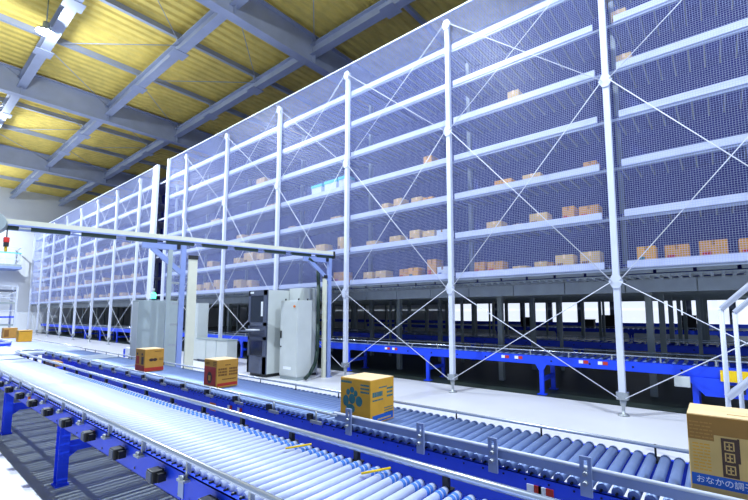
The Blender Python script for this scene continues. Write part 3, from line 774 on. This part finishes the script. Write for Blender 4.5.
# small sensor box by the far rail
t = thing('scanner_box', 'small white scanner box with blue ends on a dark foot beside the far conveyor rail', 'scanner', (-15.2, 5.2, 0))
MB().box(-15.5, -14.9, 5.0, 5.3, .55, .85).build('scanner_body', PAPER, t, .03)
MB().box(-15.56, -15.5, 4.98, 5.32, .53, .8).build('end_cap', BLUE, t)
MB().box(-14.9, -14.84, 4.98, 5.32, .53, .8).build('end_cap', BLUE, t)
MB().box(-15.3, -15.1, 5.05, 5.25, .02, .55).box(-15.55, -14.85, 4.95, 5.35, 0, .05).build('stand', BLACK, t)

# ------------------------------------------------------------------ step platform at the right
t = thing('step_platform', 'white tubular safety steps with sloping handrails at the right edge behind the large carton', 'steps', (.6, 5.9, 0))
ya, yb = 5.5, 6.3
for y, xx in ((ya, .02), (yb, .15)):
    zt = 2.0 if y == ya else 1.96
    MB().tube((xx, y, 0), (xx, y, zt), .025, 10).build('upright', WHITE, t)
    MB().tube((xx, y, zt), (xx + 1.3, y, zt + 1.28), .032, 10).build('handrail', WHITE, t)
    MB().tube((xx, y, 1.08), (xx + 1.3, y, 2.36), .04, 10).build('stringer', WHITE, t)
    MB().tube((xx + 1.3, y, 0), (xx + 1.3, y, zt + 1.28), .025, 10).build('upright', WHITE, t)
for i in range(5):
    x = .3 + i * .25; MB().box(x, x + .24, ya, yb, 1.26 + i * .25, 1.29 + i * .25).build('step', MGREY, t)
MB().bar((.3, ya, .1), (.3, yb, .1), .05, .05).build('cross_bar', WHITE, t)

# ------------------------------------------------------------------ far left: gallery and scaffold
t = thing('wall_gallery', 'white railed gallery high on the left wall beside the far rack end', 'gallery', (-52.5, 5.5, 6.0))
MB().box(-53.95, -51.0, -2, 7.75, 6.2, 6.4).build('gallery_floor', MGREY, t)
MB().box(-53.95, -50.95, -2, 7.8, 6.0, 6.2).build('edge_beam', LAV, t)
for y in (7.7, 6.6, 5.5, 4.4, 3.3): MB().bar((-51.05, y, 6.4), (-51.05, y, 8.0), .07).build('rail_post', WHITE, t)
for z in (6.9, 7.45, 8.0): MB().bar((-51.05, -2, z), (-51.05, 7.7, z), .08).build('handrail', WHITE if z != 7.45 else TOTELID, t)
MB().bar((-53.9, 7.7, 8.0), (-51.05, 7.7, 8.0), .07).build('handrail', WHITE, t)
for x in (-52.4, -53.8): MB().bar((x, 7.7, 6.4), (x, 7.7, 8.0), .07).build('rail_post', WHITE, t)
t = thing('scaffold_tower', 'white tubular scaffold with dark decks standing at the far left beside the rack', 'scaffold', (-32, 4.2, 0))
X0, X1, y0, y1 = -33.2, -31.8, 3.7, 4.75
for x in (X0, X1):
    for y in (y0, y1): MB().bar((x, y, 0), (x, y, 3.5), .09).build('upright', WHITE, t)
for z, m_ in ((.5, DGREY), (1.25, MGREY), (1.7, BLUE), (2.5, MGREY), (3.2, DGREY)):
    MB().box(X0, X1, y0, y1, z, z + .09).build('deck', m_, t)
for z in (2.85, 3.5, 2.1): MB().bar((X1, y0, z), (X1, y1, z), .06).build('cross_bar', WHITE, t)
MB().bar((X1, y0, 2.6), (X1, y1, 3.2), .05).bar((X1, y1, 2.6), (X1, y0, 3.2), .05).build('cross_brace', WHITE, t)

# ------------------------------------------------------------------ light, world, camera
w = bpy.data.worlds.new('World'); SC.world = w; w.use_nodes = True
bg = w.node_tree.nodes['Background']; bg.inputs['Color'].default_value = (.50, .68, 1.0, 1); bg.inputs['Strength'].default_value = .5

cam = bpy.data.cameras.new('Camera'); co = bpy.data.objects.new('Camera', cam); COL.objects.link(co)
f, px, py = 403.97, 407.0, 272.3
cam.sensor_fit = 'HORIZONTAL'; cam.sensor_width = 36; cam.lens = f / 748 * 36
cam.shift_x = -(px - 374) / 748; cam.shift_y = (py - 250) / 748
cam.clip_start = .05; cam.clip_end = 300
yw, pt, rl = .65462, .094728, -.00468
fw = Vector((-math.sin(yw) * math.cos(pt), math.cos(yw) * math.cos(pt), math.sin(pt)))
r0 = Vector((math.cos(yw), math.sin(yw), 0)); u0 = r0.cross(fw)
rt = math.cos(rl) * r0 + math.sin(rl) * u0; upv = -math.sin(rl) * r0 + math.cos(rl) * u0
co.matrix_world = Matrix(((rt.x, upv.x, -fw.x, 0), (rt.y, upv.y, -fw.y, 0), (rt.z, upv.z, -fw.z, 2.0), (0, 0, 0, 1)))
SC.camera = co
SC.view_settings.view_transform = 'Standard'; SC.view_settings.look = 'None'
SC.view_settings.exposure = 0; SC.view_settings.gamma = 1; SC.view_settings.use_curve_mapping = False
SC.cycles.use_denoising = True
SC.cycles.max_bounces = 8; SC.cycles.diffuse_bounces = 5
